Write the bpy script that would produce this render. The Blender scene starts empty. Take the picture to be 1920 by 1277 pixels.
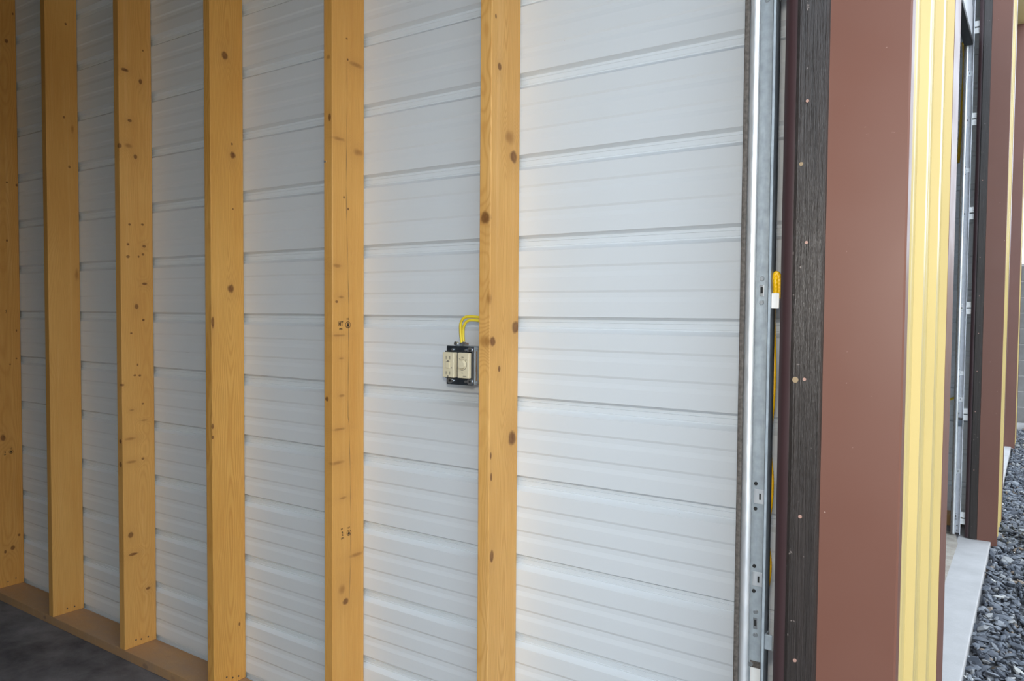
import bpy, math, random
import numpy as np
from mathutils import Vector, Matrix
random.seed(7); rng = np.random.default_rng(11)
scene = bpy.context.scene
COL = scene.collection

# ------------------------------------------------------------------ camera
CAM_F, YAW, PITCH, ROLL = 1449.34, 0.59787, 0.03689, 0.007556
CAM_LOC = Vector((0.0, -1.8366, 1.4426))
cy_, sy_, cp_, sp_ = math.cos(YAW), math.sin(YAW), math.cos(PITCH), math.sin(PITCH)
fwd = Vector((-sy_*cp_, cy_*cp_, -sp_)); right0 = Vector((cy_, sy_, 0)); up0 = Vector((-sy_*sp_, cy_*sp_, cp_))
right = right0*math.cos(ROLL) + up0*math.sin(ROLL)
up = up0*math.cos(ROLL) - right0*math.sin(ROLL)
camd = bpy.data.cameras.new('camera'); camd.sensor_width = 36; camd.sensor_fit = 'HORIZONTAL'
camd.lens = CAM_F/1920*36; camd.clip_start = 0.02; camd.clip_end = 200
cam = bpy.data.objects.new('camera', camd); COL.objects.link(cam)
m = Matrix((right, up, -fwd)).transposed().to_4x4(); m.translation = CAM_LOC; cam.matrix_world = m
scene.camera = cam

# ------------------------------------------------------------------ world, light, exposure
w = bpy.data.worlds.new('overcast_sky'); scene.world = w; w.use_nodes = True
bg = w.node_tree.nodes['Background']; bg.inputs['Color'].default_value = (0.77, 0.895, 1.04, 1); bg.inputs['Strength'].default_value = 1.0
fl = bpy.data.lights.new('camera_flash', 'POINT'); fl.energy = 13.5; fl.color = (1.0, 0.93, 0.82); fl.shadow_soft_size = 0.03
flo = bpy.data.objects.new('camera_flash', fl); COL.objects.link(flo); flo.location = CAM_LOC + up*0.11 + fwd*0.03
scene.view_settings.view_transform = 'Standard'; scene.view_settings.look = 'None'
scene.view_settings.gamma = 1; scene.view_settings.use_curve_mapping = False
scene.view_settings.exposure = 1.96

# ------------------------------------------------------------------ node helpers
class NT:
    def __init__(s, name):
        s.mat = bpy.data.materials.new(name); s.mat.use_nodes = True
        s.t = s.mat.node_tree; s.b = s.t.nodes['Principled BSDF']
    def n(s, typ, **kw):
        x = s.t.nodes.new(typ)
        for k, v in kw.items(): setattr(x, k, v)
        return x
    def l(s, a, b): s.t.links.new(a, b)
    def put(s, sock, v):
        if hasattr(v, 'is_output') or isinstance(v, bpy.types.NodeSocket): s.l(v, sock)
        else: sock.default_value = v
    def math(s, op, a, b=0.0, c=None, clamp=False):
        x = s.n('ShaderNodeMath', operation=op, use_clamp=clamp); s.put(x.inputs[0], a); s.put(x.inputs[1], b)
        if c is not None: s.put(x.inputs[2], c)
        return x.outputs[0]
    def vec(s, op, a, b):
        x = s.n('ShaderNodeVectorMath', operation=op); s.put(x.inputs[0], a)
        if b is not None: s.put(x.inputs[1], b)
        return x.outputs['Value'] if op in ('LENGTH', 'DOT_PRODUCT') else x.outputs[0]
    def noise(s, vec, scale, detail=3, rough=.5, dist=0.0):
        x = s.n('ShaderNodeTexNoise'); s.l(vec, x.inputs['Vector']); x.inputs['Scale'].default_value = scale
        x.inputs['Detail'].default_value = detail; x.inputs['Roughness'].default_value = rough; x.inputs['Distortion'].default_value = dist
        return x.outputs['Fac']
    def rng(s, v, a, b, c=0.0, d=1.0, smooth=False):
        x = s.n('ShaderNodeMapRange'); x.clamp = True
        if smooth: x.interpolation_type = 'SMOOTHSTEP'
        s.put(x.inputs[0], v); x.inputs[1].default_value = a; x.inputs[2].default_value = b; x.inputs[3].default_value = c; x.inputs[4].default_value = d
        return x.outputs[0]
    def mix(s, f, a, b, mode='MIX'):
        x = s.n('ShaderNodeMix', data_type='RGBA', blend_type=mode); s.put(x.inputs[0], f)
        s.put(x.inputs[6], a if not isinstance(a, tuple) else (*a[:3], 1)); s.put(x.inputs[7], b if not isinstance(b, tuple) else (*b[:3], 1))
        return x.outputs[2]
    def bump(s, h, strength=.2, dist=.002):
        x = s.n('ShaderNodeBump'); x.inputs['Strength'].default_value = strength; x.inputs['Distance'].default_value = dist
        s.l(h, x.inputs['Height']); s.l(x.outputs[0], s.b.inputs['Normal'])
    def coords(s, scale=None, off=None):
        tc = s.n('ShaderNodeTexCoord').outputs['Object']
        if off: tc = s.vec('ADD', tc, off)
        if scale: tc = s.vec('MULTIPLY', tc, scale)
        return tc
    def set(s, col=None, rough=.5, metal=0., spec=.5):
        if col is not None: s.put(s.b.inputs['Base Color'], col if not isinstance(col, tuple) else (*col[:3], 1))
        s.put(s.b.inputs['Roughness'], rough); s.put(s.b.inputs['Metallic'], metal); s.put(s.b.inputs['Specular IOR Level'], spec)
        return s.mat

def plain(name, col, rough=.5, metal=0., spec=.5, var=.06, scale=30):
    t = NT(name); n = t.noise(t.coords(), scale, 3)
    c = t.mix(t.rng(n, .3, .7), tuple(v*(1-var) for v in col), tuple(min(1, v*(1+var)) for v in col))
    return t.set(c, rough, metal, spec)

def painted_steel(name, col, rough=.4, spec=.5, chips=0., chipcol=(.6, .5, .45), chipscale=90, dirt=0.04):
    t = NT(name); tc = t.coords()
    c = t.mix(t.rng(t.noise(tc, 3, 3), .3, .7), tuple(v*(1-dirt) for v in col), tuple(min(1, v*(1+dirt)) for v in col))
    if chips:
        sp = t.rng(t.noise(tc, chipscale, 2, .6), .80-chips, .84-chips, 0, .7)
        c = t.mix(sp, c, chipcol)
    r = t.rng(t.noise(tc, 9, 3), .2, .8, rough*.85, rough*1.2)
    return t.set(c, r, 0, spec)

def wood(name, seed, knots=(), base=(.66, .42, .17), late=(.50, .275, .085), pith=(-.05, -.03), tilt=(.012, .004), period=.0042, ring=.5, dirt=0.):
    base = (min(.92, base[0]*1.25), base[1]*1.07, base[2]*.74); late = (late[0]*1.18, late[1]*.92, late[2]*.6); ring = min(1, ring*1.35)
    t = NT(name); tc = t.n('ShaderNodeTexCoord').outputs['Object']
    sep = t.n('ShaderNodeSeparateXYZ'); t.l(tc, sep.inputs[0]); X, Y, Z = sep.outputs
    lowv = t.vec('MULTIPLY', t.vec('ADD', tc, (seed*3.1, seed*1.7, seed*2.3)), (2., 2., .9))
    n1 = t.noise(lowv, 1.3, 2); n2 = t.noise(lowv, 4.5, 2)
    px = t.math('ADD', t.math('MULTIPLY_ADD', Z, -tilt[0], -pith[0]), X)
    py = t.math('ADD', t.math('MULTIPLY_ADD', Z, -tilt[1], -pith[1]), Y)
    px = t.math('ADD', px, t.math('MULTIPLY_ADD', n1, .09, -.045))
    py = t.math('ADD', py, t.math('MULTIPLY_ADD', n2, .03, -.015))
    r = t.math('SQRT', t.math('ADD', t.math('MULTIPLY', px, px), t.math('MULTIPLY', py, py)))
    kd = None; ka = None; halo = None
    def mx(a, b): return b if a is None else t.math('MAXIMUM', a, b)
    wob = t.noise(t.vec('MULTIPLY', tc, (60, 60, 40)), 1, 2)
    for (kx, ky, kz, rx, ry, rz, kind) in knots:
        v = t.vec('MULTIPLY', t.vec('SUBTRACT', tc, (kx, ky, kz)), (1/(rx+.002), 1/ry, 1/rz))
        d = t.vec('LENGTH', v, None)
        dd = t.math('MULTIPLY_ADD', wob, .7, t.math('ADD', d, -.35))
        if kind: kd = mx(kd, t.rng(dd, .55, 1.05, 1, 0, True))
        else: ka = mx(ka, t.rng(dd, .2, 1.25, 1, 0, True))
        if max(ry, rz) > .009:
            v2 = t.vec('MULTIPLY', v, (1/2.4, 1/2.1, 1/3.2)); d2 = t.vec('DOT_PRODUCT', v2, v2)
            g = t.math('EXPONENT', t.math('MULTIPLY', d2, -1.0))
            r = t.math('MULTIPLY_ADD', g, min(.022, ry*.8), r)
            halo = mx(halo, g)
    ph = t.math('MULTIPLY', r, 6.2832/period)
    sn = t.math('MULTIPLY_ADD', t.math('SINE', ph), .5, .5)
    sn = t.math('POWER', sn, 2.2)
    sn = t.math('MULTIPLY', sn, t.rng(t.noise(lowv, 2.2, 2), .25, .75, ring*.35, ring))
    fib = t.noise(t.vec('MULTIPLY', tc, (420, 420, 9)), 1, 3, .6)
    c = t.mix(t.rng(t.noise(lowv, 2.0, 3), .3, .7), base, tuple(a*b for a, b in zip(base, (.88, .82, .72))))
    stk = t.noise(t.vec('MULTIPLY', t.vec('ADD', tc, (seed*.7, seed*.3, seed)), (38, 38, .9)), 1, 3, .55)
    c = t.mix(t.rng(stk, .56, .78, 0, .55), c, (base[0]*1.10, base[1]*1.22, base[2]*1.65))
    c = t.mix(t.rng(stk, .44, .24, 0, .55), c, tuple(a*b for a, b in zip(base, (.86, .74, .60))))
    c = t.mix(sn, c, late)
    c = t.mix(t.rng(fib, .35, .75, 0, .26), c, tuple(a*.70 for a in late))
    c = t.mix(t.rng(t.noise(t.vec('MULTIPLY', tc, (900, 900, 120)), 1, 2), .6, .75, 0, .14), c, (.88, .62, .30))
    if halo is not None: c = t.mix(t.math('MULTIPLY', halo, .28), c, (.52, .26, .075))
    if ka is not None: c = t.mix(t.math('MULTIPLY', ka, .72), c, (.36, .155, .035))
    if kd is not None:
        c = t.mix(t.math('MULTIPLY', kd, t.rng(wob, .3, .7, .72, .95)), c, (.17, .062, .018))
    if dirt:
        dn = t.noise(t.vec('MULTIPLY', tc, (5, 9, 9)), 1.5, 5, .65)
        c = t.mix(t.rng(dn, .3, .7, dirt*.5, dirt), c, (.36, .26, .19))
    t.bump(t.math('ADD', fib, t.math('MULTIPLY', sn, .5)), .12, .001)
    return t.set(c, t.rng(fib, .3, .7, .42, .62), 0, .35)

# ------------------------------------------------------------------ materials
M = {}
def make_siding(name, col, dust=.5):
    t = NT(name); tc = t.coords()
    c = t.mix(t.rng(t.noise(tc, 2.5, 4), .3, .7), tuple(v*.985 for v in col), col)
    c = t.mix(t.rng(t.noise(tc, 150, 1), .83, .86, 0, dust), c, (.42, .36, .30))
    scr = t.noise(t.vec('MULTIPLY', tc, (11, 1, 220)), 1.0, 0)
    c = t.mix(t.rng(scr, .885, .90, 0, .3), c, (.35, .34, .34))
    t.set(c, .58, 0, .25); return t.mat
M['siding'] = make_siding('white_ribbed_steel', (.775, .825, .86))
M['yellow'] = painted_steel('yellow_cladding_paint', (.57, .44, .18), .33, .5)
M['brown'] = painted_steel('brown_trim_paint', (.165, .070, .048), .42, .45, .045, (.50, .36, .30), 75)
M['brown_dark'] = painted_steel('dark_brown_vinyl', (.050, .027, .029), .38, .5)
def moulding():
    t = NT('woodgrain_vinyl'); tc = t.coords()
    g = t.noise(t.vec('MULTIPLY', tc, (520, 520, 4)), 1, 3, .65)
    g2 = t.noise(t.vec('MULTIPLY', tc, (1100, 1100, 60)), 1, 2, .6)
    c = t.mix(t.rng(g, .35, .65), (.020, .016, .014), (.042, .033, .030))
    c = t.mix(t.rng(t.noise(tc, 70, 2, .6), .72, .76, 0, .5), c, (.40, .34, .31))
    t.bump(t.math('ADD', g, t.math('MULTIPLY', g2, .5)), .7, .003)
    return t.set(c, .40, 0, .6)
M['moulding'] = moulding()
def galv():
    t = NT('galvanised_steel'); tc = t.coords()
    n = t.noise(tc, 55, 3); v = t.noise(t.vec('MULTIPLY', tc, (300, 300, 60)), 1, 2)
    c = t.mix(t.rng(n, .3, .7), (.28, .32, .355), (.37, .42, .455))
    r = t.rng(v, .3, .7, .60, .75)
    return t.set(c, r, .35, .4)
M['galv'] = galv()
def galv_lit():  # paler copy of galv: brightness of the far track put into its colour
    t = NT('lit_galvanised'); n = t.noise(t.coords(), 40, 3)
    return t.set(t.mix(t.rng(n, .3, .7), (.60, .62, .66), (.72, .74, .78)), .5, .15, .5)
M['galv_lit'] = galv_lit()
def shiny():
    t = NT('bright_galvanised'); tc = t.coords(); n = t.noise(t.vec('MULTIPLY', tc, (90, 90, 25)), 1, 3)
    return t.set(t.mix(t.rng(n, .3, .7), (.78, .82, .85), (.90, .92, .94)), t.rng(n, .3, .7, .28, .40), .7, .5)
M['shiny'] = shiny()
M['grime_shade'] = plain('grimy_shaded_edge', (.10, .088, .078), .7, .2, .3, .35, 160)  # dirt colour darkened to paint in the dark interior mirrored by the lip
M['zinc'] = plain('bright_zinc', (.78, .79, .80), .28, .9, .5, .05)
M['dark_zinc'] = plain('blued_zinc_plate', (.17, .20, .24), .33, .9, .5, .15, 60)
M['hole'] = plain('shadowed_hole', (.02, .02, .02), .9)
M['nail'] = plain('nail_steel', (.10, .085, .075), .5, .6)
M['screwpink'] = plain('primed_screw', (.42, .25, .20), .5, .1)
M['bracket'] = plain('flash_white_zinc', (.80, .80, .78), .45, .15)  # white paints in the flash glare on the bracket
M['plug'] = plain('bare_wood_fill', (.30, .22, .13), .8)
M['cream'] = plain('cream_plastic', (.72, .64, .45), .35, 0, .5, .02)
M['cream_dark'] = plain('grey_print', (.13, .12, .10), .6)
M['black_plastic'] = plain('black_gasket', (.03, .034, .038), .5)
M['ink'] = plain('stamp_ink', (.035, .022, .012), .8)
M['cable'] = plain('yellow_cable_sheath', (.78, .60, .045), .4, 0, .4, .04)
M['rope'] = plain('yellow_polypropylene', (.80, .46, .005), .42, 0, .5, .12, 200)
def concrete(name, a, b, speck, scale=3., bump=.25):
    t = NT(name); tc = t.coords()
    c = t.mix(t.rng(t.noise(tc, scale, 6, .65), .3, .7), a, b)
    c = t.mix(t.rng(t.noise(tc, 260, 2), .58, .75, 0, .45), c, speck)
    t.bump(t.noise(tc, 120, 4, .7), bump, .004)
    return t.set(c, .8, 0, .3)
M['floor'] = concrete('stained_floor_concrete', (.035, .033, .034), (.33, .31, .315), (.03, .03, .03), 1.6)
M['apron'] = concrete('pale_apron_concrete', (.36, .345, .335), (.45, .435, .425), (.30, .28, .26), 4)
M['sand'] = concrete('gritty_sill', (.30, .26, .215), (.46, .42, .36), (.10, .085, .07), 14, .8)
M['block'] = concrete('grey_block', (.13, .12, .11), (.26, .25, .235), (.36, .35, .33), 1.7)
M['mortar'] = concrete('pale_mortar', (.36, .34, .32), (.45, .43, .40), (.3, .3, .3), 8)
def stone_mat():
    t = NT('slate_gravel'); g = t.n('ShaderNodeNewGeometry').outputs['Random Per Island']; o = t.n('ShaderNodeObjectInfo').outputs['Random']
    f = t.math('FRACT', t.math('ADD', g, o))
    cr = t.n('ShaderNodeValToRGB'); t.l(f, cr.inputs[0]); e = cr.color_ramp; e.interpolation = 'CONSTANT'
    cols = [(0, (.050, .057, .072)), (.2, (.085, .096, .116)), (.40, (.13, .142, .163)), (.56, (.038, .042, .054)), (.70, (.185, .195, .21)), (.85, (.27, .27, .268)), (.93, (.22, .16, .11)), (.97, (.52, .51, .48))]
    e.elements[0].position = 0; e.elements[0].color = (*cols[0][1], 1); e.elements[1].position = cols[1][0]; e.elements[1].color = (*cols[1][1], 1)
    for p, c in cols[2:]:
        x = e.elements.new(p); x.color = (*c, 1)
    n = t.noise(t.coords(), 120, 3)
    c = t.mix(t.rng(n, .3, .7, 0, .35), cr.outputs[0], (.10, .105, .12))
    return t.set(c, .62, 0, .45)
M['stone'] = stone_mat()
M['ground'] = concrete('dark_gravel_ground', (.05, .053, .06), (.12, .12, .125), (.26, .26, .27), 30, 1.)
M['door'] = painted_steel('pale_door_paint', (.60, .60, .62), .35, .5)
M['rubber'] = plain('black_rubber', (.02, .02, .022), .6)
M['ceiling'] = plain('brown_roof_lining', (.05, .043, .037), .8)  # unseen lining coloured dark to cut bounced light inside
M['dark_partition'] = plain('darkened_partition', (.11, .075, .048), .85, 0, .3, .25, 60)  # unseen near partition, dark surface made up to cut bounced light
M['back'] = plain('bare_back_lining', (.11, .095, .08), .8)  # unseen back wall, tone darkened so less light bounces forward

# ------------------------------------------------------------------ mesh helpers
class MB:
    def __init__(s): s.v = []; s.f = []
    def add(s, vs, fs):
        o = len(s.v); s.v += [tuple(v) for v in vs]; s.f += [tuple(i+o for i in f) for f in fs]; return s
    def box(s, x0, x1, y0, y1, z0, z1):
        vs = [(x, y, z) for x in (x0, x1) for y in (y0, y1) for z in (z0, z1)]
        return s.add(vs, [(0, 1, 3, 2), (4, 6, 7, 5), (0, 4, 5, 1), (2, 3, 7, 6), (0, 2, 6, 4), (1, 5, 7, 3)])
    def prism(s, pts, axis, a, b, closed=True):
        # pts: 2-D outline in the two axes other than `axis`, in x,y,z order
        def mk(p, t): q = list(p); q.insert(axis, t); return tuple(q)
        n = len(pts); vs = [mk(p, a) for p in pts] + [mk(p, b) for p in pts]; fs = []
        for i in range(n if closed else n-1):
            j = (i+1) % n; fs.append((i, j, n+j, n+i))
        if closed: fs += [tuple(range(n))[::-1], tuple(range(n, 2*n))]
        return s.add(vs, fs)
    def sheet(s, pts, axis, a, b, th, nrm):
        # open profile given thickness th along 2-D direction nrm
        back = [(p[0]+nrm[0]*th, p[1]+nrm[1]*th) for p in pts]
        return s.prism(list(pts)+back[::-1], axis, a, b)
    def cyl(s, c, axis, r, h, n=16, r2=None):
        r2 = r if r2 is None else r2; vs = []
        for t, rr in ((0, r), (h, r2)):
            for i in range(n):
                a = 2*math.pi*i/n; q = [rr*math.cos(a), rr*math.sin(a)]; q.insert(axis, t); vs.append(tuple(c[k]+q[k] for k in range(3)))
        fs = [(i, (i+1) % n, n+(i+1) % n, n+i) for i in range(n)] + [tuple(range(n))[::-1], tuple(range(n, 2*n))]
        return s.add(vs, fs)
    def tube(s, path, r, n=10, shape=None):
        P = [Vector(p) for p in path]; L = 0; vs = []; fs = []; N = None
        for i, p in enumerate(P):
            T = (P[min(i+1, len(P)-1)] - P[max(i-1, 0)]).normalized()
            if N is None: N = T.orthogonal().normalized()
            N = (N - T*N.dot(T)).normalized(); B = T.cross(N)
            if i: L += (p-P[i-1]).length
            for k in range(n):
                a = 2*math.pi*k/n; rr = r if shape is None else r*shape(a, L)
                vs.append(tuple(p + N*(rr*math.cos(a)) + B*(rr*math.sin(a))))
        for i in range(len(P)-1):
            for k in range(n):
                fs.append((i*n+k, i*n+(k+1) % n, (i+1)*n+(k+1) % n, (i+1)*n+k))
        m_ = len(P)-1
        fs += [tuple(range(n))[::-1], tuple(m_*n+k for k in range(n))]
        return s.add(vs, fs)

def wpos(o):
    v = Vector(o.location); p = o.parent
    while p: v += p.location; p = p.parent
    return v
def obj(name, mb, mat, parent=None, loc=None, bevel=0, smooth=False, seg=2):
    """mesh vertices are given in world space; loc becomes the origin"""
    base = wpos(parent) if parent else Vector((0, 0, 0))
    L = Vector(loc) if loc else (base if parent else Vector((0, 0, 0)))
    me = bpy.data.meshes.new(name); me.from_pydata([(v[0]-L.x, v[1]-L.y, v[2]-L.z) for v in mb.v], [], mb.f); me.update()
    me.materials.append(M[mat] if isinstance(mat, str) else mat)
    import bmesh
    bm = bmesh.new(); bm.from_mesh(me); bmesh.ops.recalc_face_normals(bm, faces=bm.faces); bm.to_mesh(me); bm.free()
    if smooth:
        me.polygons.foreach_set('use_smooth', [True]*len(me.polygons))
        me.set_sharp_from_angle(angle=math.radians(50))
    o = bpy.data.objects.new(name, me); COL.objects.link(o)
    if parent: o.parent = parent
    o.location = L - base
    if bevel:
        b = o.modifiers.new('bevel', 'BEVEL'); b.width = bevel; b.segments = seg; b.limit_method = 'ANGLE'; b.angle_limit = math.radians(40)
    return o
def empty(name, loc):
    o = bpy.data.objects.new(name, None); COL.objects.link(o); o.location = loc; o.empty_display_size = .1; return o
def tag(o, label, cat=None, group=None, kind=None):
    o['label'] = label
    if cat: o['category'] = cat
    if group: o['group'] = group
    if kind: o['kind'] = kind
    return o
def struct(o, label, cat): return tag(o, label, cat, None, 'structure')

def text_obj(name, txt, size, origin, xdir, ydir, mat, parent, bold=0., rot=0., squeeze=1.):
    cu = bpy.data.curves.new(name, 'FONT'); cu.body = txt; cu.size = size; cu.align_x = 'CENTER'; cu.align_y = 'CENTER'; cu.offset = bold
    cu.resolution_u = 2
    tmp = bpy.data.objects.new('tmp', cu); COL.objects.link(tmp)
    dg = bpy.context.evaluated_depsgraph_get(); me = bpy.data.meshes.new_from_object(tmp.evaluated_get(dg))
    bpy.data.objects.remove(tmp); me.name = name
    xd, yd = Vector(xdir), Vector(ydir); c, s = math.cos(rot), math.sin(rot)
    xd, yd = xd*c + yd*s, yd*c - xd*s
    base = wpos(parent)
    for v in me.vertices:
        v.co = Vector(origin) + xd*(v.co.x*squeeze) + yd*v.co.y - base
    me.materials.clear(); me.materials.append(M[mat])
    o = bpy.data.objects.new(name, me); COL.objects.link(o); o.parent = parent
    return o

# ------------------------------------------------------------------ layout constants (metres; wall skin is Y = 0, X runs out of the building)
P = .2286; RIB_D = 1.4307
YJ = -.417                 # jamb face of the near bay
BAY = 4.345
XF = -.199                 # pan of the outside cladding
PIER = .857                 # pier width
ROOF = 5.3; HEAD = 4.6

def rib_profile():
    """one 9-inch pitch: (distance from rib top edge, depth)"""
    return [(0, 0), (.0080, .015), (.0145, .015), (.0153, .0132), (.0168, .015), (.0285, .015), (.0293, .0137), (.0308, .015), (.0335, .015), (.0445, 0),
            (.088, 0), (.094, .0024), (.107, .0024), (.120, 0), (.157, 0), (.163, .0024), (.176, .0024), (.189, 0)]

def siding_wall(name, label, y, x0, x1, z0, z1, faceneg=True, mat='siding'):
    """horizontal ribbed sheets: ribs recede away from the room"""
    root = empty(name, (x1, y, z0)); struct(root, label, 'wall')
    k = 0; top = RIB_D + 16*P
    sgn = 1 if faceneg else -1
    while True:
        za = top - 4*P*k; zb = za - 4*P
        if zb >= z1: k += 1; continue
        if za <= z0: break
        pts = []
        for q in range(4):
            for (wd, d) in rib_profile():
                z = za - q*P - wd
                pts.append((d*sgn, z))
        pts.append((0, zb-.0)); pts.append((.015*sgn, zb-.0080)); pts.append((.015*sgn, zb-.011))
        off = .0006*(1 if k % 2 else 0)
        pts = [(y+d+off*sgn, z) for d, z in pts if z0 <= z <= z1]
        if pts[-1][1] > z0 and zb < z0: pts.append((y, z0))
        if pts[0][1] < z1 and za > z1: pts.insert(0, (y, z1))
        obj('siding_panel', MB().sheet(pts, 0, x0, x1, .0012*sgn, (1, 0)), mat, root)
        k += 1
    return root

# ------------------------------------------------------------------ large structure
fl_ = obj('floor', MB().box(-10.2, -.40, -6.0, 9.25, -.25, 0), 'floor'); struct(fl_, 'dark stained concrete slab inside the storage bays', 'floor')
ap = obj('floor_apron', MB().box(-.40, -.2155, -6.0, 9.25, -.30, 0), 'apron', bevel=.006); struct(ap, 'pale concrete strip along the door openings above the gravel', 'concrete strip')
gs = obj('floor_sill', MB().add([(-1.3, .45, .0015), (-.37, .45, .0015), (-.385, 3.75, .0015), (-.42, 4.02, .0015), (-.70, 4.18, .0015), (-1.3, 4.15, .0015)], [(0, 1, 2, 3, 4, 5)]), 'sand'); struct(gs, 'gritty sand swept along the inside of the far doorway', 'floor')

siding_wall('wall_right', 'white horizontally ribbed steel wall behind the wooden studs', 0, -9.9, -.33, .0, 5.1)
siding_wall('wall_far', 'white ribbed steel partition wall inside the second bay', BAY, -9.9, -.33, .0, 5.1)
wl = obj('wall_left', MB().box(-9.9, -.33, -BAY-.012, -BAY, 0, 5.1), 'dark_partition'); struct(wl, 'unseen partition on the near side of the bay, darkened to cut bounced light', 'wall')
b = obj('wall_back', MB().box(-10.0, -9.9, -6.0, 9.25, 0, 5.2), 'back'); struct(b, 'dark back wall deep inside the storage building', 'wall')
c = obj('ceiling', MB().box(-10.0, -.20, -6.0, 9.25, 5.12, 5.2), 'ceiling'); struct(c, 'dark roof lining over the storage bays', 'ceiling')
r = obj('roof_eave', MB().prism([(-.26, 5.25), (-.17, 5.25), (-.15, 5.31), (-.15, 5.39), (-.26, 5.41)], 1, -6.0, 9.3), 'door'); struct(r, 'pale gutter along the roof edge above the doors', 'eave')

TRIM = [0]
def trim(mb, mat, label, bevel=0, smooth=False):
    TRIM[0] += 1
    o = obj('trim_%d' % TRIM[0], mb, mat, bevel=bevel, smooth=smooth); return struct(o, label, 'trim')

def pier(k, y0, y1, zt, label):
    """yellow cladding between two doors, its ribs standing proud of the outside"""
    root = empty('wall_front', (-.25, y0, -.03)); struct(root, label, 'wall')
    start = y0 + .235 - 2*P
    pts = []
    q = 0
    while start + q*P < y1 - .02:
        for wd, d in rib_profile():
            yy = start + q*P + wd
            if y0+.02 < yy < y1-.02: pts.append((XF + d, yy))
        q += 1
    pts.insert(0, (XF, y0+.012)); pts.append((XF, y1-.012))
    obj('cladding_panel', MB().sheet(pts, 2, -.028, zt, .0015, (-1, 0)), 'yellow', root)
    obj('framing_core', MB().box(-.325, -.205, y0+.012, y1-.012, -.02, zt), 'brown_dark', root)
    return root

def door_jamb(k, yj, lab):
    # brown flashing: jamb face plus return on the outside; dark stop moulding with its sealing flap
    q = 1.0 if k == 0 else .86
    def sx(x): return -.188 + (x+.188)*q
    pr = [(sx(-.325), yj), (-.188, yj), (-.1855, yj+.0035), (-.1855, yj+.030), (-.1825, yj+.030), (-.1825, yj-.002), (-.1855, yj-.0045), (sx(-.325), yj-.0045)]
    trim(MB().prism(pr, 2, -.03, HEAD), 'brown', lab[0])
    x0, x1 = sx(-.3095), sx(-.3620)
    pm = [(x0+.001, yj-.0045), (x0, yj-.010), (x0-.003, yj-.0145), (x1+.006, yj-.0145), (x1, yj-.010), (x1, yj-.0045)]
    TRIM[0] += 1
    mo = obj('trim_%d' % TRIM[0], MB().prism(pm, 2, .004, HEAD), 'moulding', loc=(-.335, yj-.006, 0)); struct(mo, lab[1], 'trim')
    pf = [(x1+.006, yj-.006), (x1, yj-.007), (x1-.008, yj-.0075), (x1-.016, yj-.004), (x1-.0235, yj+.004), (x1-.0225, yj+.006), (x1-.015, yj-.001), (x1-.007, yj-.0045), (x1+.006, yj-.0035)]
    obj('seal_flap', MB().prism(pf, 2, .004, HEAD), 'brown_dark', mo, smooth=True)
    return mo

labs = [('brown painted steel flashing covering the nearest door jamb', 'dark woodgrain vinyl stop moulding on the nearest door jamb'),
        ('brown steel flashing on the second door jamb', 'dark woodgrain stop moulding on the second door jamb'),
        ('brown steel flashing on the third and farthest door jamb', 'dark stop moulding on the third and farthest door jamb')]
mould = []
for k in range(3):
    mould.append(door_jamb(k, YJ + k*BAY, labs[k]))
pl = ['yellow ribbed steel cladding beside the nearest brown door jamb', 'thin strip of yellow cladding beyond the second brown jamb', 'sliver of yellow cladding beyond the farthest brown jamb']
cl = ['glossy brown corner trim ending the nearest yellow cladding', 'brown corner trim ending the second strip of yellow cladding', 'brown corner trim at the far end of the building']
for k in range(3):
    y0 = YJ + k*BAY; y1 = y0 + PIER
    pier(k, y0, y1, HEAD, pl[k])
    pr = [(-.1855, y1-.155), (-.1830, y1-.155), (-.1825, y1-.012), (-.1865, y1+.001), (-.325, y1+.003), (-.325, y1-.001), (-.190, y1-.003), (-.1865, y1-.012)]
    trim(MB().prism(pr, 2, -.03, HEAD), 'brown', cl[k], smooth=False)
# near pier (behind the camera's left shoulder) and headers, so that light enters only through the doors
pier(3, YJ - BAY, YJ - BAY + PIER, HEAD, 'yellow cladding on the near side of the first door opening')
ow = empty('wall_light_block', (9.5, 2, -.05)); struct(ow, 'added unseen storage row across the lane that blocks low skylight', 'light blocker')  # added out of view to keep low skylight out of the bays
obj('cladding', MB().box(9.5, 14, -24, 30, -.06, 4.3), 'brown', ow)
obj('roof', MB().prism([(9.2, 4.25), (9.2, 4.42), (11.8, 5.0), (14.3, 4.42), (14.3, 4.25)], 1, -24.3, 30.3), 'brown', ow)
for i in range(12):
    y_ = -23 + i*BAY
    obj('blocker_door', MB().box(9.44, 9.52, y_, y_+3.3, -.05, 3.6), 'yellow', ow, bevel=.01)
hd = obj('wall_header', MB().box(-.33, -.199, -6.0, 9.2, HEAD, 5.25), 'yellow'); struct(hd, 'yellow steel header band above the door openings', 'wall')

def overhead_door(n, y0, y1, zb, label):
    root = empty('door_%d' % n, (-.42, (y0+y1)/2, zb)); struct(root, label, 'door')
    z = zb + .012
    for i in range(4):
        pts = [(-.405, z), (-.400, z+.01), (-.400, z+.20), (-.406, z+.22), (-.406, z+.27), (-.400, z+.29), (-.400, z+.49), (-.405, z+.50), (-.440, z+.50), (-.440, z)]
        obj('door_section', MB().prism(pts, 1, y0, y1), 'door', root); z += .505
    obj('bottom_seal', MB().box(-.445, -.395, y0, y1, zb-.022, zb+.012), 'rubber', root, bevel=.004)
overhead_door(1, YJ-BAY+PIER-.02, YJ+.02, 3.05, 'pale sectional door raised overhead in the nearest bay')  # unseen; hung lower than the others to shut out high skylight
overhead_door(2, YJ+PIER-.02, YJ+BAY+.02, 3.19, 'pale sectional door raised overhead in the second bay')
overhead_door(3, YJ+BAY+PIER-.02, YJ+2*BAY+.02, 3.20, 'pale sectional door raised overhead in the farthest bay')

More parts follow.
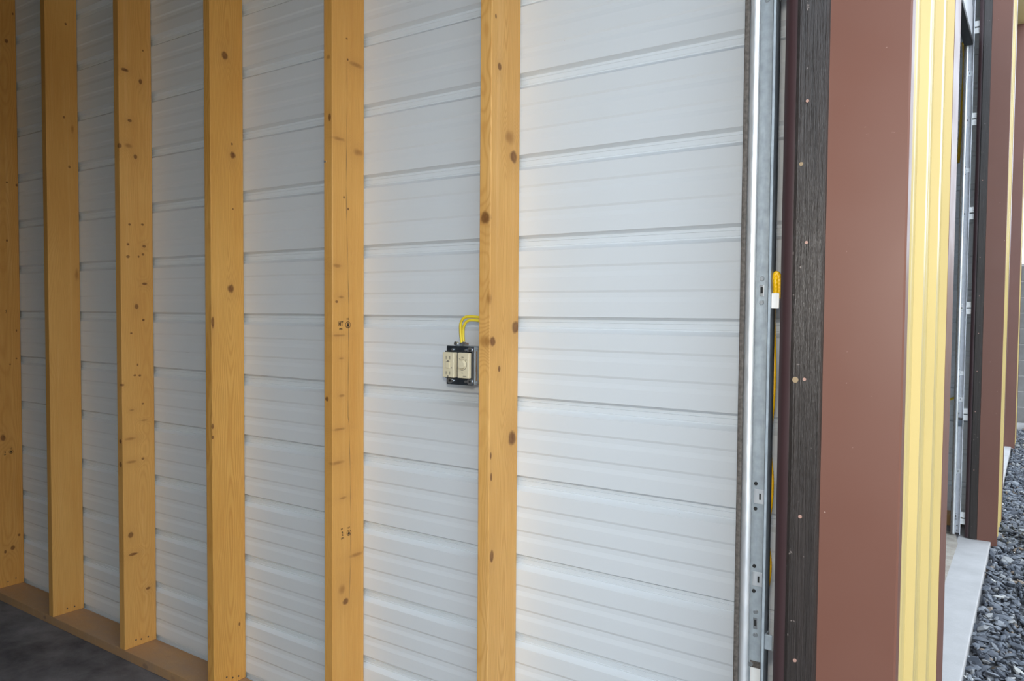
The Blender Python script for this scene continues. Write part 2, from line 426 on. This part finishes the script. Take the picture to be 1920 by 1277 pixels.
# concrete block wall at the end of the yard
bw = empty('wall_block', (0, 10.2, -.05)); struct(bw, 'grey concrete block wall at the end of the gravel yard', 'wall')
obj('mortar_bed', MB().box(-1.2, 2.6, 10.205, 10.38, -.05, 2.12), 'mortar', bw)
obj('footing', MB().box(-1.2, 2.6, 10.08, 10.40, -.09, .05), 'apron', bw, bevel=.01)
blk = None
for row in range(10):
    for i in range(10):
        x = -1.2 + i*.4 + (.2 if row % 2 else 0); z = .055 + row*.2045
        if x > 2.4: continue
        mb = MB().box(x, x+.39, 10.196, 10.33, z, z+.19)
        if blk is None:
            blk = obj('block', mb, 'block', bw, loc=(x, 10.2, z), bevel=.004)
        else:
            o = blk.copy(); COL.objects.link(o); o.parent = bw; o.location = Vector((x, 10.2, z)) - wpos(bw)

# ------------------------------------------------------------------ gravel yard
gb = obj('ground_gravel', MB().box(-.216, 30, -8, 30, -.5, -.055), 'ground'); struct(gb, 'bed of dark grey slate gravel beside the concrete strip', 'ground')
ico = []
ph = (1+5**.5)/2
iv = np.array([(-1, ph, 0), (1, ph, 0), (-1, -ph, 0), (1, -ph, 0), (0, -1, ph), (0, 1, ph), (0, -1, -ph), (0, 1, -ph), (ph, 0, -1), (ph, 0, 1), (-ph, 0, -1), (-ph, 0, 1)], float)/math.sqrt(1+ph*ph)
IF = np.array([(0, 11, 5), (0, 5, 1), (0, 1, 7), (0, 7, 10), (0, 10, 11), (1, 5, 9), (5, 11, 4), (11, 10, 2), (10, 7, 6), (7, 1, 8), (3, 9, 4), (3, 4, 2), (3, 2, 6), (3, 6, 8), (3, 8, 9), (4, 9, 5), (2, 4, 11), (6, 2, 10), (8, 6, 7), (9, 8, 1)])
def rock(g):
    v = iv*(1+g.uniform(-.32, .25, (12, 1))) + g.uniform(-.12, .12, (12, 3))
    return v*np.array([1.15, g.uniform(.5, .85), g.uniform(.26, .5)])
NS = 21000
sx = -.20 + rng.random(NS)**1.3*1.15; sy = rng.uniform(.3, 10.1, NS)
size = np.clip(rng.lognormal(math.log(.0145), .42, NS), .006, .040)
near = (sx < .02) & (sy > 1.55)
xedge = .0 - .0135*(sy-1.9)
vis = (sx > -.208) & (sx < xedge) & (sy > 1.62)
score = np.where(vis, size/(sy+1.9), 0)
pick = np.argsort(-score)[:300]
keep = np.ones(NS, bool); keep[pick] = False
sz = -.052 + size*.25 + rng.random(NS)*.026
rocks = [rock(rng) for _ in range(24)]
def rotm(g):
    q = g.normal(size=4); q[1:3] *= .35; q /= np.linalg.norm(q); w_, x, y, z = q
    return np.array([[1-2*(y*y+z*z), 2*(x*y-z*w_), 2*(x*z+y*w_)], [2*(x*y+z*w_), 1-2*(x*x+z*z), 2*(y*z-x*w_)], [2*(x*z-y*w_), 2*(y*z+x*w_), 1-2*(x*x+y*y)]])
idx = np.nonzero(keep)[0]
V = np.empty((len(idx), 12, 3)); 
for a, i in enumerate(idx):
    V[a] = rocks[i % 24] @ rotm(rng).T * size[i] + (sx[i], sy[i], sz[i])
F = (IF[None] + (np.arange(len(idx))*12)[:, None, None]).reshape(-1, 3)
me = bpy.data.meshes.new('loose_gravel'); me.vertices.add(len(idx)*12); me.vertices.foreach_set('co', V.reshape(-1))
me.loops.add(len(F)*3); me.loops.foreach_set('vertex_index', F.reshape(-1).astype(np.int32)); me.polygons.add(len(F)); me.polygons.foreach_set('loop_start', np.arange(0, len(F)*3, 3, dtype=np.int32))
me.update(calc_edges=True); me.validate(); me.materials.append(M['stone'])
lg = bpy.data.objects.new('loose_gravel', me); COL.objects.link(lg); lg.parent = gb; lg['kind'] = 'stuff'
rmesh = []
for v in rocks:
    me = bpy.data.meshes.new('stone'); me.from_pydata(v.tolist(), [], IF.tolist()); me.update(); me.materials.append(M['stone']); rmesh.append(me)
for i in pick:
    o = bpy.data.objects.new('stone', rmesh[i % 24]); COL.objects.link(o); o.parent = gb
    o.location = (sx[i], sy[i], sz[i]); o.scale = (size[i],)*3; o.rotation_euler = (random.uniform(-.5, .5), random.uniform(-.5, .5), random.uniform(0, 6.28))

# ------------------------------------------------------------------ bottom plate and studs
pm = wood('plate_pine', 9.3, [(-2.92+.0, -.14, .012, .02, .01, .012, 1), (-3.75, -.14, .02, .014, .01, .01, 1), (-2.73, -.14, .016, .015, .012, .01, 0)], base=(.56, .36, .17), late=(.40, .22, .09), pith=(0, 0), dirt=.75)
bp = obj('bottom_plate', MB().box(-9.8, -.80, -.14, -.002, 0, .038), pm, bevel=.002)
tag(bp, 'long dusty pine plate lying on the slab under the studs', 'wall plate')
pm2 = wood('plate_pine_far', 4.1, [], base=(.60, .38, .17), dirt=.35)
bp2 = obj('bottom_plate', MB().box(-9.8, -.40, BAY-.14, BAY-.002, .001, .075), pm2, bevel=.002)
tag(bp2, 'pine plate at the foot of the second bay wall behind the far track', 'wall plate')

XS = [4.2651, 3.6700, 3.0707, 2.4691, 1.8418, 1.2279]
KN = {5: [(0.000,-0.103,2.108,0.0080,0.0101,0.0128,1),(0.000,-0.052,1.927,0.0211,0.0264,0.0205,0),(0.000,-0.033,1.877,0.0171,0.0194,0.0207,1),(-0.018,-0.140,1.697,0.0178,0.0178,0.0201,1),(0.000,-0.016,1.399,0.0196,0.0205,0.0212,1),(-0.010,-0.140,1.362,0.0249,0.0249,0.0174,0),(0.000,-0.127,1.362,0.010,0.0149,0.0154,1),(0.000,-0.095,1.285,0.0062,0.0077,0.0103,1),(0.000,-0.030,1.084,0.0196,0.0215,0.0244,1),(0.000,-0.125,0.768,0.0081,0.0101,0.0209,1),(0.000,-0.133,1.049,0.0040,0.0050,0.0118,1),(0.000,-0.130,0.990,0.0040,0.0050,0.0133,1),(-0.004,-0.140,1.478,0.0089,0.0089,0.0173,0),(0.000,-0.122,2.237,0.0039,0.0049,0.0084,1)],
4: [(0.000,-0.037,2.235,0.0267,0.0334,0.0085,0),(0.000,-0.113,1.985,0.0218,0.0272,0.0067,0),(0.000,-0.027,1.957,0.0192,0.0240,0.0120,0),(-0.011,-0.140,2.048,0.0048,0.0048,0.0132,1),(0.000,-0.090,1.804,0.0037,0.0046,0.0051,1),(0.000,-0.120,1.585,0.0163,0.0204,0.0067,0),(0.000,-0.102,1.486,0.0110,0.0138,0.0051,0),(0.000,-0.122,1.471,0.0054,0.0068,0.0051,1),(0.000,-0.113,1.364,0.0238,0.0298,0.0042,0),(-0.025,-0.140,1.161,0.0074,0.0074,0.0085,1),(0.000,-0.102,1.170,0.0111,0.0138,0.0051,0),(0.000,-0.111,1.063,0.0221,0.0277,0.0051,0),(0.000,-0.118,0.956,0.0239,0.0299,0.0069,0),(0.000,-0.095,0.838,0.0149,0.0186,0.0043,0),(0.000,-0.036,0.638,0.0273,0.0342,0.0071,0),(0.000,-0.084,0.496,0.0113,0.0141,0.0123,1),(0.000,-0.100,0.541,0.0131,0.0163,0.0175,0),(-0.016,-0.140,2.235,0.0072,0.0072,0.0082,0),(0.000,-0.078,2.307,0.0037,0.0046,0.0033,1),(0.000,-0.072,1.769,0.0037,0.0046,0.0051,1),(0.000,-0.074,2.242,0.0037,0.0046,0.0050,1),(0.000,-0.102,1.290,0.0092,0.0115,0.0034,0)],
3: [(0.000,-0.079,2.365,0.0125,0.0157,0.0172,1),(0.000,-0.046,2.012,0.0110,0.0138,0.0156,1),(0.000,-0.058,1.521,0.0128,0.0160,0.0177,1),(0.000,-0.135,1.396,0.0053,0.0066,0.0270,1),(0.000,-0.138,1.018,0.0044,0.0055,0.0117,1),(0.000,-0.138,0.979,0.0044,0.0055,0.0078,1),(0.000,-0.050,2.052,0.0036,0.0046,0.0058,1),(0.000,-0.047,1.815,0.0029,0.0037,0.0039,1),(0.000,-0.029,0.255,0.0038,0.0047,0.0082,1)],
2: [(0.000,-0.114,2.406,0.0142,0.0177,0.0085,1),(0.000,-0.049,2.375,0.0073,0.0092,0.0130,1),(0.000,-0.096,2.207,0.0090,0.0112,0.0064,1),(0.000,-0.102,2.105,0.0125,0.0157,0.0107,0),(0.000,-0.073,2.065,0.0073,0.0091,0.0108,1),(0.000,-0.037,2.504,0.0037,0.0046,0.0043,1),(-0.003,-0.140,2.099,0.0118,0.0118,0.0106,1),(0.000,-0.101,1.787,0.0054,0.0067,0.0054,1),(0.000,-0.046,1.792,0.0055,0.0069,0.0055,1),(0.000,-0.108,1.706,0.0054,0.0067,0.0065,1),(0.000,-0.040,1.703,0.0074,0.0093,0.0066,1),(0.000,-0.109,1.656,0.0072,0.0089,0.0065,1),(0.000,-0.064,1.659,0.0037,0.0046,0.0055,1),(0.000,-0.045,1.669,0.0055,0.0069,0.0055,1),(0.000,-0.040,1.548,0.0112,0.0139,0.0066,1),(0.000,-0.075,1.453,0.0073,0.0091,0.0132,1),(0.000,-0.046,1.398,0.0056,0.0070,0.0066,1),(0.000,-0.099,1.344,0.0054,0.0068,0.0044,1),(0.000,-0.073,1.213,0.0029,0.0037,0.0066,1),(0.000,-0.085,1.170,0.0055,0.0068,0.0044,1),(0.000,-0.064,1.168,0.0055,0.0069,0.0055,1),(-0.003,-0.140,1.134,0.0120,0.0120,0.0054,1),(0.000,-0.100,1.028,0.0091,0.0113,0.0044,0),(0.000,-0.048,0.980,0.0112,0.0140,0.0036,0),(-0.015,-0.140,0.902,0.0101,0.0101,0.0110,1),(0.000,-0.106,0.910,0.0200,0.0250,0.0066,0),(-0.017,-0.140,0.807,0.0101,0.0101,0.0132,1),(0.000,-0.105,0.814,0.0200,0.0250,0.0066,0),(0.000,-0.054,0.820,0.0056,0.0070,0.0056,1),(0.000,-0.110,0.512,0.0109,0.0136,0.0133,1),(0.000,-0.100,0.429,0.0183,0.0229,0.0067,1),(0.000,-0.037,0.268,0.0094,0.0118,0.0068,1),(0.000,-0.052,1.050,0.0056,0.0070,0.0045,1)],
1: [(0.000,-0.050,2.728,0.0047,0.0058,0.0072,1),(0.000,-0.063,2.308,0.0047,0.0058,0.0072,1),(0.000,-0.042,2.088,0.0047,0.0059,0.0073,1),(0.000,-0.015,1.599,0.0077,0.0096,0.0295,0),(0.000,-0.026,2.260,0.0057,0.0071,0.0194,0)],
0: [(0.000,-0.045,2.765,0.0077,0.0096,0.0131,1),(0.000,-0.014,2.908,0.0039,0.0049,0.0079,1),(0.000,-0.053,2.069,0.0048,0.0060,0.0066,1),(0.000,-0.009,2.061,0.0049,0.0062,0.0080,1),(0.000,-0.057,1.780,0.0048,0.0060,0.0080,1),(0.000,-0.089,0.794,0.0116,0.0145,0.0187,1),(0.000,-0.053,0.230,0.0098,0.0123,0.0136,1),(0.000,-0.023,0.288,0.0060,0.0075,0.0082,1),(0.000,-0.088,0.217,0.0058,0.0073,0.0108,1),(0.000,-0.020,1.330,0.0030,0.0037,0.0081,1),(0.000,-0.022,1.189,0.0039,0.0049,0.0054,1),(0.000,-0.052,1.161,0.0039,0.0049,0.0054,1)]}
SL = ['dim pine stud at the left edge of the photo with faint grade stamps', 'smooth clear pine stud with hardly a knot, second from the left edge', 'pine stud peppered with many small dark pin knots',
      'pine stud with three round brown knots and arched grain', 'pine stud stamped HT and 2 with streaky side knots and a split', 'pine stud with large brown knots and the metal outlet box on its side']
WP = [dict(base=(.58, .36, .14), late=(.44, .24, .08), pith=(-.10, -.07), tilt=(.003, .002), ring=.35),
      dict(base=(.62, .40, .165), late=(.50, .29, .10), pith=(-.12, -.16), tilt=(.004, .0), ring=.22),
      dict(base=(.66, .43, .185), late=(.52, .30, .10), pith=(-.06, -.05), tilt=(.0, .004), ring=.30),
      dict(base=(.68, .44, .165), late=(.52, .29, .085), pith=(-.022, -.066), tilt=(.014, .001), ring=.60, period=.0052),
      dict(base=(.66, .42, .165), late=(.55, .32, .11), pith=(-.01, -.06), tilt=(.0, .0), ring=.28),
      dict(base=(.71, .48, .22), late=(.56, .34, .13), pith=(-.030, -.072), tilt=(.006, .0), ring=.62, period=.0036)]
NA = {0: [(-.078, .062), (-.041, .070)], 1: [(-.078, .0594), (-.045, .0588)], 2: [(-.092, .066), (-.069, .062), (-.039, .061)], 3: [(-.086, .072), (-.035, .056), (-.060, .060)], 4: [(-.09, .07), (-.04, .066)], 5: [(-.09, .07), (-.04, .066)]}
studs = []
for i in range(6):
    kn = [(a, b_, c_-.038, d, e, f, g) for a, b_, c_, d, e, f, g in KN[i]]
    mat = wood('pine_stud_%d' % i, i*1.37+.4, kn, **WP[i])
    X = -XS[i]
    s = obj('wall_stud', MB().box(X-.038, X, -.14, -.0015, .038, 5.1), mat, loc=(X, 0, .038), bevel=.0028, seg=3)
    tag(s, SL[i], 'stud', 'pine wall studs')
    for (y, z) in NA[i]:
        obj('nail_head', MB().cyl((X-.002, y, z), 0, .0034, .0026, 10), 'nail', s)
    studs.append(s)

# grade stamps (flat ink print)
def ring_mesh(cx, cy, r0, r1, place, a0=0, a1=2*math.pi, n=28):
    mb = MB(); vs = []
    for i in range(n+1):
        a = a0 + (a1-a0)*i/n
        vs += [place(cx+r0*math.cos(a), cy+r0*math.sin(a)), place(cx+r1*math.cos(a), cy+r1*math.sin(a))]
    return mb.add(vs, [(2*i, 2*i+1, 2*i+3, 2*i+2) for i in range(n)])
def stamp(st, X, y, z, main, small, upper, rot=0., scale=1.):
    e = .0006
    text_obj('stamp_letters', main, .0215*scale, (X+e, y, z), (0, 1, 0), (0, 0, 1), 'ink', st, .0004, rot, .70)
    text_obj('stamp_small_print', small, .0095*scale, (X+e, y, z-.0165*scale), (0, 1, 0), (0, 0, 1), 'ink', st, .0002, rot, .8)
    text_obj('stamp_number', upper, .0085*scale, (X+e, y+.030*scale, z+.016*scale), (0, 1, 0), (0, 0, 1), 'ink', st, .0002, rot, .8)
    pl_ = lambda a, b_: (X+e, y+.031*scale+a*scale, z-.003*scale+b_*scale)
    obj('stamp_emblem', ring_mesh(0, 0, .0095, .0112, pl_), 'ink', st)
    mb = MB().add([pl_(-.007, -.0055), pl_(.007, -.0055), pl_(.0, .0085)], [(0, 1, 2)]).add([pl_(-.003, -.0085), pl_(.004, -.0085), pl_(.004, -.0068), pl_(-.003, -.0068)], [(0, 1, 2, 3)])
    obj('stamp_emblem', mb, 'ink', st)
stamp(studs[4], -XS[4], -.1045, 1.400, 'HT', 'SPFS', '313')
stamp(studs[4], -XS[4], -.0975, .7215, '2', 'SPFS', '313', .12, .9)
text_obj('stamp_small_print', 'S-P', .0075, (-XS[4]+.0006, -.1005, .7375), (0, 1, 0), (0, 0, 1), 'ink', studs[4], .0003, .12, .8)
stamp(studs[0], -XS[0], -.082, .722, '2', 'SPF', '313', .1, .9)
text_obj('stamp_letters', 'S', .022, (-XS[0]+.0006, -.066, 1.424), (0, 1, 0), (0, 0, 1), 'ink', studs[0], .0002, 0, .7)
# shrinkage split in the stamped stud
mb = MB()
zz = .50; pts = []
while zz < 2.25:
    pts.append((-.074 + .006*math.sin(zz*2.1) + .003*math.sin(zz*9+1) + (.004 if zz < 1.1 else 0), zz)); zz += .03
mb.add([(-XS[4]+.0004, a-.0006*math.sin(i*.7)**2-.0001, z) for i, (a, z) in enumerate(pts)] + [(-XS[4]+.0004, a+.0006*math.sin(i*.7)**2+.0001, z) for i, (a, z) in enumerate(pts)],
       [(i, i+1, len(pts)+i+1, len(pts)+i) for i in range(len(pts)-1)])
obj('split', mb, 'nail', studs[4])
obj('screw_head', MB().cyl((-XS[4]-.030, -.143, 1.912), 1, .0032, .003, 12), 'zinc', studs[4])

# ------------------------------------------------------------------ electrical box on the knotty stud
BX0, BX1, BZ0, BZ1 = -1.3665, -1.2745, 1.2405, 1.3465
eb = empty('electrical_box', ((BX0+BX1)/2, -.13, BZ0)); tag(eb, 'square metal outlet box with two cream devices on the knotty stud', 'outlet box')
obj('steel_box', MB().box(BX0, BX1, -.150, -.098, BZ0, BZ1), 'galv', eb, bevel=.006)
obj('box_seam', MB().box(BX1-.0035, BX1+.0006, -.142, -.136, BZ0+.012, BZ1-.012).box(BX1-.0035, BX1+.0006, -.128, -.122, BZ0+.012, BZ1-.012), 'zinc', eb)
obj('mounting_ring', MB().box(BX0-.001, BX1+.001, -.1535, -.149, BZ0-.001, BZ1+.001), 'dark_zinc', eb, bevel=.0015)
for sx_, sz_ in ((BX1-.010, BZ1-.010), (BX0+.012, BZ0+.010), (BX1-.010, BZ0+.010)):
    t_ = obj('corner_tab', MB().cyl((sx_, -.1565, sz_), 1, .0085, .004, 14), 'zinc', eb)
    obj('corner_screw', MB().cyl((sx_+.002, -.1585, sz_), 1, .0032, .003, 10), 'hole', t_)
ym = (BX0+BX1)/2 - .003
for j, cx in enumerate((BX0+.0195, BX0+.0655)):
    for z in (BZ1-.0095, BZ0+.0095):
        obj('device_screw', MB().cyl((cx+.003, -.1575, z), 1, .0034, .005, 12), 'zinc', eb)
dz0, dz1 = 1.2600, 1.3300
rc = obj('receptacle', MB().box(BX0-.001, BX0+.0385, -.171, -.152, dz0, dz1), 'cream', eb, bevel=.002)
obj('face_surround', MB().box(BX0-.004, BX0+.0425, -.1565, -.1525, dz0-.003, dz1+.003), 'black_plastic', rc)
fx = BX0 + .0185
for zc in (1.3150, 1.2730):
    for dx in (-.0065, .0065):
        obj('slot', MB().box(fx+dx-.0008, fx+dx+.0008, -.1716, -.1700, zc-.0045, zc+.0045), 'cream_dark', rc)
    obj('ground_slot', MB().cyl((fx, -.1716, zc-.0095), 1, .0021, .002, 12), 'cream_dark', rc)
obj('reset_button', MB().box(fx-.007, fx+.006, -.1735, -.1700, 1.2860, 1.3035), 'cream', rc, bevel=.001)
obj('button_edge', MB().box(fx-.0072, fx+.0062, -.1718, -.1700, 1.3040, 1.3047), 'cream_dark', rc)
obj('indicator', MB().box(fx+.0125, fx+.0138, -.1716, -.1700, 1.2860, 1.2895), 'cream_dark', rc)
tx0, tx1 = BX0+.0475, BX0+.0875
tm = obj('dial_timer', MB().box(tx0, tx1, -.1665, -.152, dz0, dz1), 'cream', eb, bevel=.0022)
obj('face_surround', MB().box(tx0-.003, tx1+.0035, -.1565, -.1525, dz0-.003, dz1+.003), 'black_plastic', tm)
kx, kz = (tx0+tx1)/2-.003, 1.2975
obj('dial_knob', MB().cyl((kx, -.1665, kz), 1, .0130, -.0065, 28, .0105), 'cream', tm, smooth=True)
pl2 = lambda a, b_: (a, -.1669, b_)
obj('dial_arc', ring_mesh(kx, kz, .0150, .0162, pl2, -1.9, .75), 'cream_dark', tm)
obj('dial_arc', ring_mesh(kx, kz, .0150, .0156, pl2, .75, 2.2), 'cream_dark', tm)
text_obj('dial_print', 'ON', .0056, (kx+.0015, -.1669, kz+.0195), (1, 0, 0), (0, 0, 1), 'cream_dark', tm, .0001)
text_obj('dial_print', 'HR', .0042, (kx+.0135, -.1669, kz+.0130), (1, 0, 0), (0, 0, 1), 'cream_dark', tm, .0001)
text_obj('dial_print', 'o', .0050, (kx-.0095, -.1669, kz+.0158), (1, 0, 0), (0, 0, 1), 'cream_dark', tm, .0001)
text_obj('dial_print', 'TIME', .0036, (kx, -.1669, kz-.0235), (1, 0, 0), (0, 0, 1), 'cream_dark', tm)
obj('maker_mark', MB().box(kx+.003, kx+.015, -.1669, -.1660, kz-.0328, kz-.0312), 'cream_dark', tm)
cm = obj('cable_clamp', MB().box(-1.347, -1.316, -.137, -.117, BZ1, BZ1+.010), 'zinc', eb, bevel=.003)
for x in (-1.345, -1.318):
    obj('clamp_screw', MB().cyl((x, -.142, BZ1+.007), 1, .0055, .008, 12), 'zinc', cm)
def spline(pts, n=8):
    P_ = [Vector(p) for p in pts]; P_ = [P_[0]*2-P_[1]] + P_ + [P_[-1]*2-P_[-2]]; out = []
    for i in range(1, len(P_)-2):
        for k in range(n):
            t = k/n; a, b_, c_, d = P_[i-1:i+3]
            out.append(.5*((2*b_) + (c_-a)*t + (2*a-5*b_+4*c_-d)*t*t + (3*b_-a-3*c_+d)*t**3))
    out.append(P_[-2]); return out
flat = lambda a, L: .78 + .3*abs(math.cos(a))
for q, (pts, lb) in enumerate([([(-1.334, -.128, 1.350), (-1.3365, -.130, 1.385), (-1.3345, -.132, 1.410), (-1.322, -.132, 1.4255), (-1.300, -.130, 1.4290), (-1.266, -.126, 1.4265)], 'outer yellow cable arching from the outlet box into the stud'),
                               ([(-1.3285, -.126, 1.350), (-1.3290, -.128, 1.380), (-1.3250, -.130, 1.402), (-1.313, -.130, 1.4160), (-1.296, -.128, 1.4195), (-1.266, -.124, 1.4165)], 'inner yellow cable looping below the other above the outlet box')]):
    c_ = obj('electrical_cable', MB().tube(spline(pts), .0042, 10), 'cable', loc=pts[0], smooth=True); tag(c_, lb, 'cable', 'yellow cables above the outlet box')
c_ = obj('electrical_cable', MB().tube(spline([(-1.283, -.105, 1.338), (-1.274, -.104, 1.352), (-1.268, -.103, 1.372), (-1.2675, -.102, 1.40), (-1.270, -.10, 1.43)]), .0028, 8), 'cable', loc=(-1.28, -.105, 1.34), smooth=True)
tag(c_, 'thin yellow wire tucked between the outlet box and the stud', 'wire')

# ------------------------------------------------------------------ door tracks
def door_track(k, yo, label, zt=HEAD-.05):
    dx = 0 if k == 0 else .018
    root = empty('door_track', (-.43+dx, yo-.36, .01)); tag(root, label, 'door track', 'galvanised overhead door tracks')
    xr, xl, yb, yf = -.4095+dx, -.4520+dx, yo-.360, yo-.405
    def Z(z): return 1.4426 + (z-1.4426)*(.925 if k == 0 else 1)
    # C channel: web at the back, flanges towards the opening
    pts = [(xr+.005, yf-.002), (xr+.0015, yf-.005), (xr-.0005, yf-.002), (xr-.0005, yb-.005), (xr-.004, yb), (xl+.006, yb), (xl+.001, yb-.005), (xl, yb-.014), (xl, yf+.010)]
    n = len(pts); th = []
    for i, p in enumerate(pts):
        a = Vector(pts[max(i-1, 0)]); b_ = Vector(pts[min(i+1, n-1)]); t = (b_-a).normalized(); nn = Vector((-t.y, t.x)); th.append((p[0]-nn.x*.002, p[1]-nn.y*.002))
    z0 = .012
    obj('channel', MB().prism(pts + th[::-1], 2, z0, zt), 'galv' if k == 0 else 'galv_lit', root, smooth=True)
    obj('rolled_edge', MB().prism([(xl+.0085+.0088*math.cos(a), yf+.006+.0065*math.sin(a)) for a in [2*math.pi*j/32 for j in range(32)]], 2, z0, zt), 'shiny', root, smooth=True)
    obj('outer_lip', MB().box(xl-.0090, xl-.0005, yf-.004, yf+.006, z0, zt), 'grime_shade', root, bevel=.002)
    wx = -.4345 + dx
    for z in (.12, .80, 1.49, 2.10, 2.70, 3.28, 3.9):
        z = Z(z)
        if k == 0:
            mb = MB().box(xr+.0022, -.3945, yo-.389, yo-.385, z-.034, z-.005).box(xr+.0005, xr+.0035, yo-.389, yo-.366, z-.034, z-.005)
        else:
            mb = MB().box(xr+.001, -.361, yb-.030, yb-.025, z-.040, z-.004).box(xr+.001, -.361, yb-.030, yb-.025, z+.004, z+.040).box(xr+.0005, xr+.004, yb-.030, yb-.004, z-.040, z+.040)
        obj('jamb_bracket', mb, 'bracket' if k or abs(z-1.49) < .02 else 'galv', root, bevel=.0015)  # flash-bright near bracket painted white, the other near ones left grey
        for dz in (.0225, -.0225):
            obj('rivet', MB().cyl((wx, yb-.0002, z+dz), 1, .0050, -.0030, 14, .0034), 'zinc', root, smooth=True)
        sl = obj('slot', MB().box(wx-.0040, wx+.0040, yb-.0010, yb-.0004, z-.011, z+.011), 'zinc', root, bevel=.001)
        obj('slot_hole', MB().box(wx-.0022, wx+.0022, yb-.0016, yb-.0008, z-.005, z+.007), 'hole', sl)
    for z in (1.066, .8935, .42, 2.38, 3.0):
        z = Z(z)
        obj('pressed_tab', MB().box(xr-.032, xr-.003, yb-.0016, yb-.0006, z-.014, z+.014), 'shiny', root, bevel=.0006)
        obj('tab_slot', MB().box(wx+.003, wx+.0062, yb-.0024, yb-.0014, z-.006, z+.006), 'hole', root)
        for dz in (.0242, -.0242):
            obj('bolt_hole', MB().cyl((wx-.004, yb-.0002, z+dz), 1, .0036, -.0012, 12), 'hole', root)
    for z, o_ in ((.1, 0), (.060, -.008), (.060, .008), (.030, -.008), (.030, .008)):
        obj('bolt_hole', MB().cyl((wx+o_, yb-.0002, z), 1, .0042, -.0012, 12), 'hole', root)
    pz = Z(.7075) if k == 0 else .76
    pp = obj('roller_plate', MB().box(xr-.032, xr-.006, yb-.004, yb-.001, pz-.045, pz), 'bracket' if k == 0 else 'dark_zinc', root)
    obj('roller_bolt', MB().cyl((wx-.006, yb-.006, pz+.006), 1, .004, .004, 12), 'zinc', pp)
    obj('plate_edge', MB().box(xr-.033, xr-.004, yb-.0030, yb-.001, pz, pz+.012), 'grime_shade', pp)
    return root
door_track(0, 0, 'shiny galvanised door track beside the nearest dark jamb moulding')
door_track(1, BAY, 'galvanised door track with bright brackets in the second bay')

# yellow pull rope tied to the bracket of the near track
def twist(a, L): return .86 + .20*abs(math.cos(1.5*(a - L*330)))
rp = empty('pull_rope', (-.42, -.32, .89)); tag(rp, 'yellow twisted pull rope hanging beside the nearest door track', 'rope')
def dense(p, step=.0022):
    s_ = spline(p, 10); out = [s_[0]]; acc = 0
    for a, b_ in zip(s_[:-1], s_[1:]):
        n = max(1, int((b_-a).length/step))
        for i in range(1, n+1): out.append(a.lerp(b_, i/n))
    return out
def rq(l): return [(x*.9267, y-.12, 1.4426+(z-1.4426)*.9267) for x, y, z in l]
obj('knot_loop', MB().tube(dense([(-.4062, -.372, 1.472), (-.4064, -.377, 1.490), (-.4060, -.380, 1.507), (-.4035, -.381, 1.516), (-.4000, -.380, 1.516), (-.3982, -.379, 1.506), (-.3982, -.376, 1.490), (-.3990, -.372, 1.472)]), .0048, 14, twist), 'rope', rp, smooth=True)
obj('knot_loop', MB().tube(dense([(-.4030, -.376, 1.474), (-.4028, -.3815, 1.490), (-.4026, -.384, 1.504), (-.4022, -.378, 1.512), (-.4024, -.372, 1.500), (-.4030, -.371, 1.474)]), .0042, 14, twist), 'rope', rp, smooth=True)
obj('hanging_end', MB().tube(dense(rq([(-.4390, -.252, 1.474), (-.4500, -.225, 1.440), (-.4550, -.2, 1.3856), (-.4530, -.2, 1.3189), (-.4548, -.2, 1.2517), (-.4600, -.2, 1.1729), (-.4535, -.2, 1.0948), (-.4555, -.2, 1.0381), (-.4615, -.2, .9806), (-.4542, -.2, .9137), (-.4605, -.2, .8442)])), .0042, 14, twist), 'rope', rp, smooth=True)
rp2 = empty('pull_rope', (-.47, BAY-.1, 2.53)); tag(rp2, 'thin yellow pull rope hanging at the top of the second bay', 'rope')
obj('hanging_end', MB().tube(dense([(-.4475, BAY-.46, 3.172), (-.458, BAY-.25, 3.16), (-.468, BAY-.1, 3.05), (-.474, BAY-.1, 2.8), (-.482, BAY-.1, 2.53), (-.478, BAY-.09, 2.50), (-.470, BAY-.1, 2.75), (-.464, BAY-.1, 3.0)], .01), .006, 8), 'rope', rp2, smooth=True)
c_ = obj('electrical_cable', MB().tube(spline([(-.53, BAY-.03, .83), (-.50, BAY-.035, .855), (-.475, BAY-.04, .868), (-.44, BAY-.03, .870)]), .0075, 8), 'cable', loc=(-.48, BAY-.03, .86), smooth=True)
tag(c_, 'short bit of yellow cable showing behind the second bay track', 'cable')

# nail heads and a knocked-out plug in the stop moulding
for k in range(2):
    for (x, z, r_) in [(-.3412, 1.8117, .0028), (-.3379, 1.5673, .0028), (-.3365, 1.3286, .0030), (-.3387, 1.0856, .0032), (-.3426, .8269, .0032), (-.34, 2.3, .003), (-.34, .45, .003)]:
        obj('nail_head', MB().cyl((x if k == 0 else -.188+(x+.188)*.86, YJ+k*BAY-.0143, z), 1, r_, -.0016, 10), 'screwpink', mould[k])
obj('knockout_plug', MB().cyl((-.3519, YJ-.0143, 1.3269), 1, .0052, -.0012, 16), 'plug', mould[0])
obj('paint_chip', MB().cyl((-.3497, YJ-.0143, 1.7042), 1, .0036, -.0008, 7), 'plug', mould[0])
